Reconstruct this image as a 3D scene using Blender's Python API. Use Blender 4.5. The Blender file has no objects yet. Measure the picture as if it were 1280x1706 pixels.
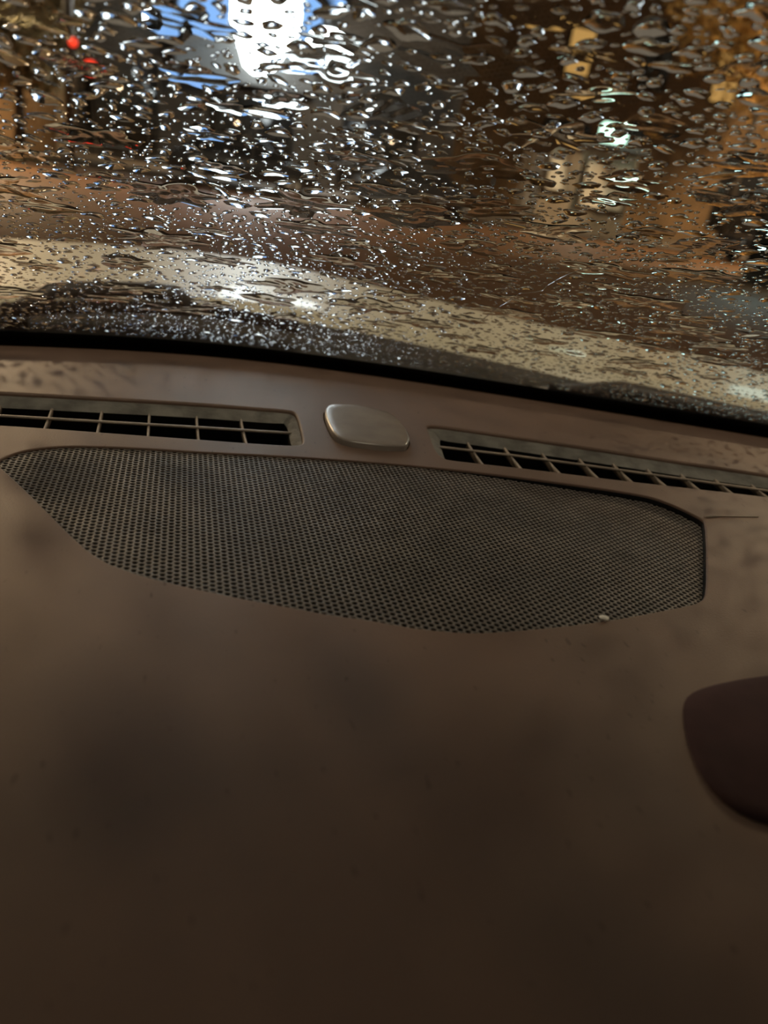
import bpy, math, random
import numpy as np
from mathutils import Matrix, Vector
from mathutils.geometry import delaunay_2d_cdt

random.seed(7)
rng = np.random.default_rng(11)
scene = bpy.context.scene
COL = scene.collection

# ------------------------------------------------------------------ camera
cam_data = bpy.data.cameras.new('camera')
cam = bpy.data.objects.new('camera', cam_data)
COL.objects.link(cam)
cam_data.sensor_fit = 'VERTICAL'
cam_data.sensor_height = 36.0
cam_data.sensor_width = 27.0
cam_data.lens = 27.2
cam_data.clip_start = 0.01
cam_data.clip_end = 300
AX = [[0.964128, 0.034939, 0.26313], [-0.223577, -0.427446, 0.875959], [0.143079, -0.903365, -0.404301]]
mw = Matrix.Identity(4)
for i in range(3):
    mw[i][0] = AX[i][0]
    mw[i][1] = -AX[i][1]
    mw[i][2] = -AX[i][2]
mw[2][3] = 0.16
cam.matrix_world = mw
cam_data.dof.use_dof = True
cam_data.dof.focus_distance = 0.41
cam_data.dof.aperture_fstop = 7.6
scene.camera = cam

# ------------------------------------------------------------------ world, exposure
world = bpy.data.worlds.new('night_sky')
scene.world = world
world.use_nodes = True
wn = world.node_tree.nodes
wn['Background'].inputs[0].default_value = (0.86, 0.70, 0.53, 1)
wn['Background'].inputs[1].default_value = 0.19
vs = scene.view_settings
vs.view_transform = 'Standard'
vs.look = 'None'
vs.gamma = 1.0
vs.use_curve_mapping = False
vs.exposure = 0.0
cy = scene.cycles
cy.max_bounces = 12
cy.transmission_bounces = 8
cy.transparent_max_bounces = 24
cy.caustics_refractive = True
cy.caustics_reflective = False
cy.sample_clamp_indirect = 3.0
cy.use_denoising = True


# ------------------------------------------------------------------ materials
def new_mat(name):
    m = bpy.data.materials.new(name)
    m.use_nodes = True
    nt = m.node_tree
    return m, nt, nt.nodes['Principled BSDF'], nt.nodes['Material Output']


def noise_mat(name, c1, c2, scale=20.0, rough=0.5, bump=0.0, bump_scale=200.0, detail=4.0, metal=0.0,
              spec=0.5, stretch=None, coat=0.0, dist=0.001, contrast=(0.35, 0.65)):
    m, nt, b, out = new_mat(name)
    tc = nt.nodes.new('ShaderNodeTexCoord')
    src = tc.outputs['Object']
    if stretch:
        mp = nt.nodes.new('ShaderNodeMapping')
        mp.inputs['Scale'].default_value = stretch
        nt.links.new(src, mp.inputs['Vector'])
        src = mp.outputs['Vector']
    n = nt.nodes.new('ShaderNodeTexNoise')
    n.inputs['Scale'].default_value = scale
    n.inputs['Detail'].default_value = detail
    nt.links.new(src, n.inputs['Vector'])
    r = nt.nodes.new('ShaderNodeValToRGB')
    r.color_ramp.elements[0].position = contrast[0]
    r.color_ramp.elements[1].position = contrast[1]
    r.color_ramp.elements[0].color = (*c1, 1)
    r.color_ramp.elements[1].color = (*c2, 1)
    nt.links.new(n.outputs['Fac'], r.inputs['Fac'])
    nt.links.new(r.outputs['Color'], b.inputs['Base Color'])
    b.inputs['Roughness'].default_value = rough
    b.inputs['Metallic'].default_value = metal
    b.inputs['Specular IOR Level'].default_value = spec
    b.inputs['Coat Weight'].default_value = coat
    if bump:
        n2 = nt.nodes.new('ShaderNodeTexNoise')
        n2.inputs['Scale'].default_value = bump_scale
        n2.inputs['Detail'].default_value = 3
        nt.links.new(tc.outputs['Object'], n2.inputs['Vector'])
        bp = nt.nodes.new('ShaderNodeBump')
        bp.inputs['Strength'].default_value = bump
        bp.inputs['Distance'].default_value = dist
        nt.links.new(n2.outputs['Fac'], bp.inputs['Height'])
        nt.links.new(bp.outputs['Normal'], b.inputs['Normal'])
    return m


def emit_mat(name, col, strength):
    m, nt, b, out = new_mat(name)
    b.inputs['Base Color'].default_value = (0.02, 0.02, 0.02, 1)
    b.inputs['Emission Color'].default_value = (*col, 1)
    b.inputs['Emission Strength'].default_value = strength
    return m


M = {}
M['dash'] = noise_mat('brown_dash_plastic', (0.126, 0.080, 0.058), (0.148, 0.094, 0.069), 14, 0.55, 0.25, 900, spec=0.32, dist=0.0004)
nt = M['dash'].node_tree
b = nt.nodes['Principled BSDF']
lk = b.inputs['Base Color'].links[0].from_socket
vo = nt.nodes.new('ShaderNodeTexNoise'); vo.inputs['Scale'].default_value = 330; vo.inputs['Detail'].default_value = 1
tcn = nt.nodes.new('ShaderNodeTexCoord')
mpn = nt.nodes.new('ShaderNodeMapping'); mpn.inputs['Scale'].default_value = (1.0, 0.35, 1.0)
nt.links.new(tcn.outputs['Object'], mpn.inputs['Vector']); nt.links.new(mpn.outputs['Vector'], vo.inputs['Vector'])
rp = nt.nodes.new('ShaderNodeValToRGB')
rp.color_ramp.elements[0].position = 0.70; rp.color_ramp.elements[0].color = (1, 1, 1, 1)
rp.color_ramp.elements[1].position = 0.78; rp.color_ramp.elements[1].color = (0.6, 0.58, 0.58, 1)
nt.links.new(vo.outputs['Fac'], rp.inputs['Fac'])
ml = nt.nodes.new('ShaderNodeMixRGB'); ml.blend_type = 'MULTIPLY'; ml.inputs[0].default_value = 1.0
nt.links.new(lk, ml.inputs[1]); nt.links.new(rp.outputs['Color'], ml.inputs[2]); nt.links.new(ml.outputs[0], b.inputs['Base Color'])
M['dash_black'] = noise_mat('black_cavity', (0.004, 0.004, 0.004), (0.007, 0.006, 0.006), 40, 0.8, spec=0.1)
M['grille'] = noise_mat('grille_grey_paint', (0.085, 0.072, 0.062), (0.118, 0.102, 0.090), 60, 0.5, spec=0.4)
M['dust_sheen'] = noise_mat('dusty_sheen_surround', (0.095, 0.090, 0.078), (0.19, 0.182, 0.160), 70, 0.8, 0.5, 160, dist=0.002)  # dusty surround; its grey also paints in the wet-light reflection
M['fin'] = noise_mat('vent_fin_plastic', (0.18, 0.145, 0.115), (0.25, 0.20, 0.155), 80, 0.55)
M['cap'] = noise_mat('satin_cap_plastic', (0.20, 0.172, 0.15), (0.24, 0.207, 0.18), 60, 0.25, 0.08, 300, spec=0.8, dist=0.0005)
M['patch'] = noise_mat('maroon_patch', (0.056, 0.032, 0.032), (0.068, 0.038, 0.038), 60, 0.85, spec=0.1)
M['crumb'] = noise_mat('white_crumb', (0.75, 0.72, 0.65), (0.85, 0.82, 0.75), 900, 0.6)
M['rubber'] = noise_mat('black_rubber', (0.006, 0.006, 0.006), (0.010, 0.010, 0.010), 40, 0.9, spec=0.1)
M['cowl'] = noise_mat('cowl_plastic', (0.022, 0.021, 0.018), (0.055, 0.050, 0.042), 9, 0.55, 0.3, 60, dist=0.003)
M['hood'] = noise_mat('cream_car_paint', (0.80, 0.73, 0.53), (0.86, 0.79, 0.59), 5, 0.45, coat=0.15)
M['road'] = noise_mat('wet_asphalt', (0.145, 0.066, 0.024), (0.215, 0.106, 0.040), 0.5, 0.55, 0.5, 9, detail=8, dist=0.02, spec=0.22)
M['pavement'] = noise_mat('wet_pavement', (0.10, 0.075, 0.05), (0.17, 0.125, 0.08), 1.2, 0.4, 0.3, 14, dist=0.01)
M['headliner'] = noise_mat('headliner_fabric', (0.10, 0.088, 0.078), (0.12, 0.106, 0.094), 60, 0.95, spec=0.1)
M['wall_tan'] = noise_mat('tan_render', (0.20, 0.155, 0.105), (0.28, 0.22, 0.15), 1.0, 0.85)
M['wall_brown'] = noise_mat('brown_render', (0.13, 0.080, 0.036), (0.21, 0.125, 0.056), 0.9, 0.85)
M['wall_grey'] = noise_mat('grey_render', (0.032, 0.027, 0.022), (0.052, 0.044, 0.036), 1.0, 0.9, spec=0.08)
M['dark_metal'] = noise_mat('dark_metal', (0.025, 0.024, 0.022), (0.04, 0.038, 0.035), 8, 0.45)
M['carpaint'] = noise_mat('charcoal_car_paint', (0.022, 0.022, 0.024), (0.03, 0.03, 0.033), 3, 0.25, coat=0.6)
M['carpaint2'] = noise_mat('silver_car_paint', (0.20, 0.20, 0.20), (0.26, 0.26, 0.255), 3, 0.3, coat=0.6)
M['glass_dark'] = noise_mat('dark_car_glass', (0.01, 0.011, 0.012), (0.014, 0.015, 0.016), 3, 0.08)
M['tyre'] = noise_mat('tyre_rubber', (0.012, 0.012, 0.012), (0.018, 0.018, 0.018), 20, 0.8)
M['bark'] = noise_mat('tree_bark', (0.028, 0.022, 0.016), (0.055, 0.042, 0.03), 9, 0.9)
M['leaf'] = noise_mat('olive_leaf', (0.20, 0.19, 0.11), (0.34, 0.31, 0.20), 2, 0.6)
M['leaf_gold'] = noise_mat('golden_leaf', (0.34, 0.19, 0.045), (0.50, 0.30, 0.08), 2, 0.6)
M['panel_pale'] = noise_mat('pale_panel', (0.42, 0.37, 0.29), (0.52, 0.46, 0.36), 3, 0.6)
M['lamp_white'] = emit_mat('cool_white_light', (0.86, 0.95, 1.0), 16.0)
M['lamp_blue'] = emit_mat('blue_sign_light', (0.18, 0.40, 0.85), 1.4)
M['lamp_teal'] = emit_mat('teal_white_light', (0.62, 0.95, 0.95), 5.0)
M['lamp_green'] = emit_mat('green_white_light', (0.62, 1.0, 0.80), 3.0)
M['lamp_red'] = emit_mat('red_light', (1.0, 0.05, 0.02), 1.6)
M['lamp_sodium'] = emit_mat('sodium_light', (1.0, 0.58, 0.22), 12.0)
M['window_warm'] = emit_mat('warm_window_light', (1.0, 0.55, 0.16), 0.55)

# clear pane: see-through with a mirror-like share that rises towards grazing angles
gm, nt, b, out = new_mat('windshield_glass')
nt.nodes.remove(b)
lw = nt.nodes.new('ShaderNodeLayerWeight')
lw.inputs['Blend'].default_value = 0.5
pw = nt.nodes.new('ShaderNodeMath'); pw.operation = 'POWER'; pw.inputs[1].default_value = 5.0
nt.links.new(lw.outputs['Facing'], pw.inputs[0])
ma = nt.nodes.new('ShaderNodeMath'); ma.operation = 'MULTIPLY_ADD'
ma.inputs[1].default_value = 0.9; ma.inputs[2].default_value = 0.035
nt.links.new(pw.outputs[0], ma.inputs[0])
tr = nt.nodes.new('ShaderNodeBsdfTransparent'); tr.inputs[0].default_value = (0.96, 0.97, 0.95, 1)
gl = nt.nodes.new('ShaderNodeBsdfGlossy'); gl.inputs['Roughness'].default_value = 0.02
mx = nt.nodes.new('ShaderNodeMixShader')
nt.links.new(ma.outputs[0], mx.inputs[0])
nt.links.new(tr.outputs[0], mx.inputs[1]); nt.links.new(gl.outputs[0], mx.inputs[2])
nt.links.new(mx.outputs[0], out.inputs['Surface'])
M['glass'] = gm
# rain water
wm, nt, b, out = new_mat('rain_water')
nt.nodes.remove(b)
g = nt.nodes.new('ShaderNodeBsdfGlass')
g.inputs['IOR'].default_value = 1.33
g.inputs['Roughness'].default_value = 0.0
nt.links.new(g.outputs[0], out.inputs['Surface'])
M['water'] = wm


# ------------------------------------------------------------------ mesh helpers
def mesh_np(name, v, f_list, mat, smooth=True):
    """v: (n,3) array; f_list: list of faces (python) or (m,k) int array"""
    me = bpy.data.meshes.new(name)
    v = np.asarray(v, dtype=np.float32)
    me.vertices.add(len(v))
    me.vertices.foreach_set('co', v.ravel())
    if isinstance(f_list, np.ndarray):
        k = f_list.shape[1]
        loops = f_list.astype(np.int32).ravel()
        starts = np.arange(0, len(loops), k, dtype=np.int32)
    else:
        loops = np.array([i for f in f_list for i in f], dtype=np.int32)
        ln = np.array([len(f) for f in f_list], dtype=np.int32)
        starts = np.concatenate([[0], np.cumsum(ln)[:-1]]).astype(np.int32)
    me.loops.add(len(loops))
    me.loops.foreach_set('vertex_index', loops)
    me.polygons.add(len(starts))
    me.polygons.foreach_set('loop_start', starts)
    me.update(calc_edges=True)
    me.validate()
    if smooth is True:
        me.polygons.foreach_set('use_smooth', np.ones(len(me.polygons), dtype=bool))
    me.materials.append(M[mat])
    return me


def obj(name, me, parent=None, loc=None):
    o = bpy.data.objects.new(name, me)
    COL.objects.link(o)
    if loc is not None:
        o.location = loc
    if parent is not None:
        o.parent = parent
    return o


def tag(o, label=None, cat=None, group=None, kind=None):
    if label: o['label'] = label
    if cat: o['category'] = cat
    if group: o['group'] = group
    if kind: o['kind'] = kind
    return o


def thing(name, label, cat, loc=(0, 0, 0), rotz=0.0, group=None):
    o = bpy.data.objects.new(name, None)
    o.empty_display_size = 0.05
    COL.objects.link(o)
    o.location = loc
    o.rotation_euler = (0, 0, rotz)
    return tag(o, label, cat, group)


class MB:
    def __init__(self):
        self.v = []; self.f = []

    def add(self, v, f):
        n = len(self.v)
        self.v += [tuple(p) for p in v]
        self.f += [tuple(i + n for i in q) for q in f]
        return self

    def box(self, c, s, bev=0.0):
        x, y, z = c; a, b_, d = s[0] / 2, s[1] / 2, s[2] / 2
        if bev <= 0:
            vs_ = [(x + i * a, y + j * b_, z + k * d) for i in (-1, 1) for j in (-1, 1) for k in (-1, 1)]
            return self.add(vs_, [(0, 1, 3, 2), (4, 6, 7, 5), (0, 4, 5, 1), (2, 3, 7, 6), (0, 2, 6, 4), (1, 5, 7, 3)])
        rings = []
        for (k, ins) in ((-d, bev), (-d + bev, 0), (d - bev, 0), (d, bev)):
            p = []
            for (sx, sy) in ((-1, -1), (1, -1), (1, 1), (-1, 1)):
                c1 = (x + sx * (a - ins - bev), y + sy * (b_ - ins), z + k)
                c2 = (x + sx * (a - ins), y + sy * (b_ - ins - bev), z + k)
                p += [c1, c2] if sx * sy > 0 else [c2, c1]
            rings.append(p)
        rings = [[r[i] for i in range(8)] for r in rings]
        vs_ = [q for r in rings for q in r]
        fs = []
        for k in range(3):
            for i in range(8):
                j = (i + 1) % 8
                fs.append((k * 8 + i, k * 8 + j, k * 8 + 8 + j, k * 8 + 8 + i))
        fs.append(tuple(range(7, -1, -1))); fs.append(tuple(range(24, 32)))
        return self.add(vs_, fs)

    def tube(self, pts, rads, n=10, caps=True):
        pts = [Vector(p) for p in pts]
        vs_ = []; fs = []
        up = Vector((0.13, 0.21, 0.97))
        for i, p in enumerate(pts):
            t = (pts[min(i + 1, len(pts) - 1)] - pts[max(i - 1, 0)]).normalized()
            a = t.cross(up)
            if a.length < 1e-4: a = t.cross(Vector((1, 0, 0)))
            a.normalize(); b2 = t.cross(a)
            r = rads[i] if isinstance(rads, (list, tuple)) else rads
            for k in range(n):
                q = 2 * math.pi * k / n
                vs_.append(p + (a * math.cos(q) + b2 * math.sin(q)) * r)
        for i in range(len(pts) - 1):
            for k in range(n):
                l = (k + 1) % n
                fs.append((i * n + k, i * n + l, i * n + n + l, i * n + n + k))
        if caps:
            fs.append(tuple(range(n - 1, -1, -1)))
            fs.append(tuple(range((len(pts) - 1) * n, len(pts) * n)))
        return self.add(vs_, fs)

    def prism(self, prof, x0, x1, inset=0.0):
        """closed profile in (y,z), extruded along x"""
        n = len(prof)
        cy_ = sum(p[0] for p in prof) / n; cz = sum(p[1] for p in prof) / n
        vs_ = [(x0, p[0], p[1]) for p in prof] + [(x1, p[0], p[1]) for p in prof]
        fs = [tuple(range(n)), tuple(range(2 * n - 1, n - 1, -1))]
        fs += [(i, i + n, (i + 1) % n + n, (i + 1) % n) for i in range(n)]
        return self.add(vs_, fs)

    def build(self, name, mat, parent=None, smooth=False, loc=None):
        me = mesh_np(name, np.array(self.v), self.f, mat, smooth)
        return obj(name, me, parent, loc)


def chaikin(pts, it=2):
    p = np.asarray(pts, float)
    for _ in range(it):
        q = np.roll(p, -1, 0)
        p = np.stack([p * 0.75 + q * 0.25, p * 0.25 + q * 0.75], 1).reshape(-1, 2)
    return p


def ccw(p):
    a = np.sum(p[:, 0] * np.roll(p[:, 1], -1) - np.roll(p[:, 0], -1) * p[:, 1])
    return p if a > 0 else p[::-1].copy()


def resample(p, step):
    q = np.vstack([p, p[:1]])
    d = np.r_[0, np.cumsum(np.linalg.norm(np.diff(q, axis=0), axis=1))]
    n = max(8, int(d[-1] / step))
    t = np.linspace(0, d[-1], n, endpoint=False)
    return np.stack([np.interp(t, d, q[:, 0]), np.interp(t, d, q[:, 1])], 1)


def normals_out(p):
    t = np.roll(p, -1, 0) - np.roll(p, 1, 0)
    t /= np.linalg.norm(t, axis=1)[:, None] + 1e-12
    return np.stack([t[:, 1], -t[:, 0]], 1)


def inside(pts, poly):
    x, y = pts[:, 0], pts[:, 1]
    c = np.zeros(len(pts), bool)
    n = len(poly); j = n - 1
    for i in range(n):
        xi, yi = poly[i]; xj, yj = poly[j]
        if yi != yj:
            m = ((yi > y) != (yj > y)) & (x < (xj - xi) * (y - yi) / (yj - yi) + xi)
            c ^= m
        j = i
    return c


def strip(loops):
    """loops: list of (n,3) closed loops -> verts, quads"""
    n = len(loops[0])
    v = np.vstack(loops)
    i = np.arange(n); j = (i + 1) % n
    f = np.vstack([np.stack([k * n + i, k * n + j, (k + 1) * n + j, (k + 1) * n + i], 1) for k in range(len(loops) - 1)])
    return v, f


def z3(p, z):
    return np.column_stack([p, np.full(len(p), z)])


# ------------------------------------------------------------------ dashboard outlines (millimetres, car axes)
GRILLE = [(-86.0,387.9), (-84.6,394.6), (-77.0,406.8), (-66.5,413.7), (-56.6,417.2), (-41.7,419.6), (-13.5,420.4), (9.1,419.3), (63.3,420.0), (106.0,418.5), (150.1,414.9), (187.0,409.2), (223.8,401.3), (253.3,394.3), (273.7,388.2), (284.6,383.0), (293.7,370.6), (299.5,354.4), (298.9,348.7), (267.8,302.0), (245.6,270.5), (239.4,263.4), (233.6,259.7), (228.7,257.6), (200.3,250.1), (180.2,245.0), (153.0,240.2), (130.7,237.4), (117.5,236.3), (107.7,236.8), (93.7,239.4), (83.8,242.4), (74.7,245.8), (60.1,249.2), (48.8,253.5), (28.6,260.4), (8.2,268.6), (-10.1,277.0), (-21.9,284.9), (-29.3,292.0), (-37.5,303.6), (-56.4,337.3), (-70.7,362.7), (-82.1,381.4)]
VENT_A = [(-330,480), (-240,497), (-105.7,504.0), (-85.4,505.4), (-60.9,506.5), (-35.6,507.7), (9.7,509.5), (41.1,509.0), (59.1,508.2), (73.5,508.0), (78.8,504.4), (79.6,491.8), (78.0,458.5), (77.1,446.4), (75.1,439.7), (70.6,435.9), (36.8,436.5), (9.2,437.9), (-30.6,439.4), (-62.8,441.1), (-93.8,442.2), (-220,440), (-325,430), (-336,440), (-338,470)]
VENT_B = [(168.3,498.5), (200.4,491.9), (253.9,478), (297.5,466.6), (334.6,455.3), (411.6,435.4), (520,402), (590,378), (596,372), (594,350), (586,338), (575,338), (470,369), (376.4,391.5), (303.1,402.6), (255.5,410.8), (212.9,419.3), (180.4,424.0), (167.2,426.2), (162.0,427.5), (159.5,437.4), (161.0,455.0), (166.1,482.9)]
CAP = [(97.1,501.9), (102.5,515.0), (109.5,517.9), (123.8,519.8), (138.5,512.1), (145.4,505.5), (148.7,485.8), (147.5,458.4), (141.2,442.0), (136.6,438.1), (119.4,437.5), (101.2,441.9), (95.7,451.7), (95.3,477.9)]


def loop_mm(L, it, step):
    return ccw(resample(chaikin(L, it), step)) / 1000.0


def step_mm(L, it, step):
    return ccw(resample(chaikin(L, it), step))


grille_loop = step_mm(GRILLE, 1, 3.0) / 1000
venta_loop = step_mm(VENT_A, 2, 4.0) / 1000
ventb_loop = step_mm(VENT_B, 2, 4.0) / 1000
cap_loop = step_mm(CAP, 1, 2.0) / 1000

X0, X1 = -0.60, 1.08


def edge_y(x):                                   # far edge of the dashboard, bowed towards the nose of the car
    return 0.634 - 0.34 * (np.sqrt((np.asarray(x) - 0.02) ** 2 + 0.0225) - 0.15)


# ------------------------------------------------------------------ setting: road, pavement, roof
GZ = -1.10
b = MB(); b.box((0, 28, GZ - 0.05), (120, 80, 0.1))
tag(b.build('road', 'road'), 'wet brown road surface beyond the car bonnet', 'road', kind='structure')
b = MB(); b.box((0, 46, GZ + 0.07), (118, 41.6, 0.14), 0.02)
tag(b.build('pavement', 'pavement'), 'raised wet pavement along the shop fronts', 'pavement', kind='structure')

# roof lining: rises from the top of the windshield and runs back over the cabin
xs = np.linspace(X0 - 0.05, X1 + 0.05, 24)
rows = []
for (yy, zz) in ((-0.05, 0.318), (-0.12, 0.39), (-0.35, 0.44), (-0.8, 0.48), (-1.6, 0.46), (-2.4, 0.40)):
    rows.append(np.column_stack([xs, edge_y(xs) + 0.066 - 0.575 if yy > -0.1 else np.full(24, yy), zz - 0.05 * ((xs - 0.24) / 0.84) ** 2]))
up = [r + np.array([0, 0, 0.03]) for r in rows]
v = np.vstack(rows + up[::-1])
f = []
nr = 12
for k in range(nr):
    for i in range(23):
        a = k * 24 + i; c = ((k + 1) % nr) * 24 + i
        f.append((a, a + 1, c + 1, c))
ceil = obj('ceiling', mesh_np('ceiling', v, f, 'headliner'))
tag(ceil, 'beige cabin roof lining above the windshield', 'roof lining', kind='structure')

# cabin sides (doors) and rear bulkhead
for nm, xx, lab in (('wall_left', X0 - 0.08, 'beige left cabin side with dark door glass'), ('wall_right', X1 + 0.08, 'beige right cabin side with dark door glass')):
    b = MB(); b.box((xx, -1.0, -0.32), (0.06, 2.6, 0.72), 0.02); o = b.build(nm, 'headliner'); tag(o, lab, 'cabin side', kind='structure')
    b = MB(); b.box((xx, -1.2, 0.22), (0.012, 2.2, 0.40), 0.004); b.build('door_glass', 'glass_dark', o)
    sx = 1 if xx > 0.2 else -1
    pc = [(xx - sx * 0.05, edge_y(xx) + 0.02, 0.0), (xx - sx * 0.06, 0.10, 0.22), (xx - sx * 0.07, -0.15, 0.40)]
    b = MB(); b.tube([tuple(float(q) for q in p_) for p_ in pc], 0.04, 10); b.build('pillar', 'headliner', o, True)
b = MB(); b.box((0.24, -2.3, -0.1), (1.8, 0.08, 1.0), 0.03)
tag(b.build('wall_back', 'headliner'), 'beige rear bulkhead of the cabin', 'cabin back', kind='structure')

# ------------------------------------------------------------------ dashboard
dash = thing('dashboard', 'brown plastic car dashboard top with speaker grille and defroster slots', 'dashboard')


def panel_with_openings():
    holes = [grille_loop, venta_loop, ventb_loop, cap_loop + normals_out(cap_loop) * 0.0010]
    ex = np.linspace(X0, X1, 90)
    outer = np.vstack([np.column_stack([ex, np.full(90, -0.02)]), np.column_stack([ex, edge_y(ex)])[::-1]])
    pts = [outer] + holes
    edges = []; n0 = 0
    for p in pts:
        n = len(p)
        edges += [(n0 + i, n0 + (i + 1) % n) for i in range(n)]
        n0 += n
    gx, gy = np.meshgrid(np.arange(X0 + 0.02, X1, 0.016), np.arange(0.0, 0.63, 0.016))
    g = np.column_stack([gx.ravel(), gy.ravel()])
    keep = g[:, 1] < edge_y(g[:, 0]) - 0.008
    for h in holes:
        hh = h + normals_out(h) * 0.004
        keep &= ~inside(g, hh)
    g = g[keep]
    allp = np.vstack(pts + [g])
    v2, e2, f2, _, _, _ = delaunay_2d_cdt([Vector(p) for p in allp], edges, [], 1, 1e-7)
    v2 = np.array([tuple(p) for p in v2])
    f2 = np.array([tuple(q) for q in f2 if len(q) == 3])
    c = v2[f2].mean(1)
    ok = np.ones(len(f2), bool)
    for h in holes:
        ok &= ~inside(c, h)
    f2 = f2[ok]
    V = [z3(v2, 0.0)]; F = [tuple(q) for q in f2]; n = len(v2)

    def add(v, f):
        nonlocal n
        V.append(v); F.extend([tuple(int(i) + n for i in q) for q in f]); n += len(v)
    # rounded lips going down into the openings
    for h, r, dep in ((grille_loop, 0.0008, 0.009), (venta_loop, 0.0016, 0.0024), (ventb_loop, 0.0016, 0.0024),
                      (cap_loop + normals_out(cap_loop) * 0.0010, 0.0004, 0.004)):
        nn = -normals_out(h)
        loops = []
        for a in np.linspace(0, math.pi / 2, 5):
            loops.append(z3(h + nn * r * math.sin(a), -r * (1 - math.cos(a))))
        loops.append(z3(h + nn * r, -dep))
        vv, ff = strip(loops)
        add(vv, ff[:, ::-1])
    # far edge rolls down towards the glass, near edge rolls down towards the cabin
    for (yy, sgn, r, dep) in ((edge_y(ex), 1, 0.006, 0.05), (np.full(90, -0.02), -1, 0.03, 0.35)):
        rows_ = []
        for a in np.linspace(0, math.pi / 2, 6):
            rows_.append(np.column_stack([ex, yy + sgn * r * math.sin(a), np.full(90, -r * (1 - math.cos(a)))]))
        rows_.append(np.column_stack([ex, yy + sgn * r, np.full(90, -dep)]))
        vv = np.vstack(rows_)
        ff = []
        for k in range(len(rows_) - 1):
            for i in range(89):
                q = (k * 90 + i, k * 90 + i + 1, k * 90 + 91 + i, k * 90 + 90 + i)
                ff.append(q if sgn < 0 else q[::-1])
        add(vv, ff)
    return mesh_np('top_panel', np.vstack(V), F, 'dash')


top = obj('top_panel', panel_with_openings(), dash)

# ---- perforated speaker grille
PITCH = 0.00322
CP = PITCH * math.sqrt(3) / 2
R_HOLE = 0.00130


def plate_z(x, y):
    t = np.clip((x - 0.12) / 0.16, 0, 1)
    return -0.0011 - 0.0030 * t * t * (3 - 2 * t)


def build_grille():
    big = grille_loop + normals_out(grille_loop) * 0.0022
    cols = np.arange(-35, 115); rws = np.arange(-40, 40)
    cx, ry = np.meshgrid(cols, rws)
    px = 0.1 + (cx - 40) * CP
    py = 0.328 + (ry + 0.5 * (cx % 2)) * PITCH
    c = np.column_stack([px.ravel(), py.ravel()])
    c = c[inside(c, big)]
    ang = np.arange(12) * math.pi / 6
    hexr = PITCH / math.sqrt(3)
    # the hexagon with corners along x; every second point is an edge mid-point
    rad = np.where(np.arange(12) % 2 == 0, hexr, hexr * math.cos(math.pi / 6))
    outer = np.column_stack([np.cos(ang) * rad, np.sin(ang) * rad])
    inner = np.column_stack([np.cos(ang), np.sin(ang)]) * R_HOLE
    inner2 = np.column_stack([np.cos(ang), np.sin(ang)]) * (R_HOLE - 0.00018)
    n = len(c)
    rings = []
    for (o, dz) in ((outer, 0.0), (inner, 0.0), (inner2, -0.00022), (inner2, -0.0005)):
        p = c[:, None, :] + o[None]
        z = plate_z(p[..., 0], p[..., 1]) + dz
        rings.append(np.concatenate([p, z[..., None]], 2))
    v = np.stack(rings, 1).reshape(-1, 3)               # n x 4 x 12
    base = (np.arange(n) * 48)[:, None]
    i = np.arange(12); j = (i + 1) % 12
    fs = []
    for k in range(3):
        q = np.stack([k * 12 + i, k * 12 + j, (k + 1) * 12 + j, (k + 1) * 12 + i], 1)
        fs.append((base[:, :, None] + q[None]).reshape(-1, 4))
    return mesh_np('speaker_grille', v, np.vstack(fs), 'grille', smooth=False)


gr = obj('speaker_grille', build_grille(), dash)
gr['label'] = 'perforated grey brown speaker grille with round holes in a honeycomb'
bk = ccw(grille_loop + normals_out(grille_loop) * 0.003)
obj('speaker_cloth', mesh_np('speaker_cloth', np.vstack([z3(bk, -0.0085), z3(bk, -0.0105)]),
    [tuple(range(len(bk))), tuple(range(2 * len(bk) - 1, len(bk) - 1, -1))] +
    [(i, i + len(bk), (i + 1) % len(bk) + len(bk), (i + 1) % len(bk)) for i in range(len(bk))], 'dash_black', False), gr)


nn = -normals_out(grille_loop)
vv, ff = strip([z3(grille_loop + nn * 0.0009, -0.0014), z3(grille_loop + nn * 0.0014, -0.0018), z3(grille_loop + nn * 0.0014, -0.0088), z3(grille_loop + nn * 0.0009, -0.0088), z3(grille_loop + nn * 0.0009, -0.0014)])
obj('lip_shade', mesh_np('lip_shade', vv, ff[:, ::-1], 'dash_black', False), gr)  # black ring paints the shade on the wall of the grille opening

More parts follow.
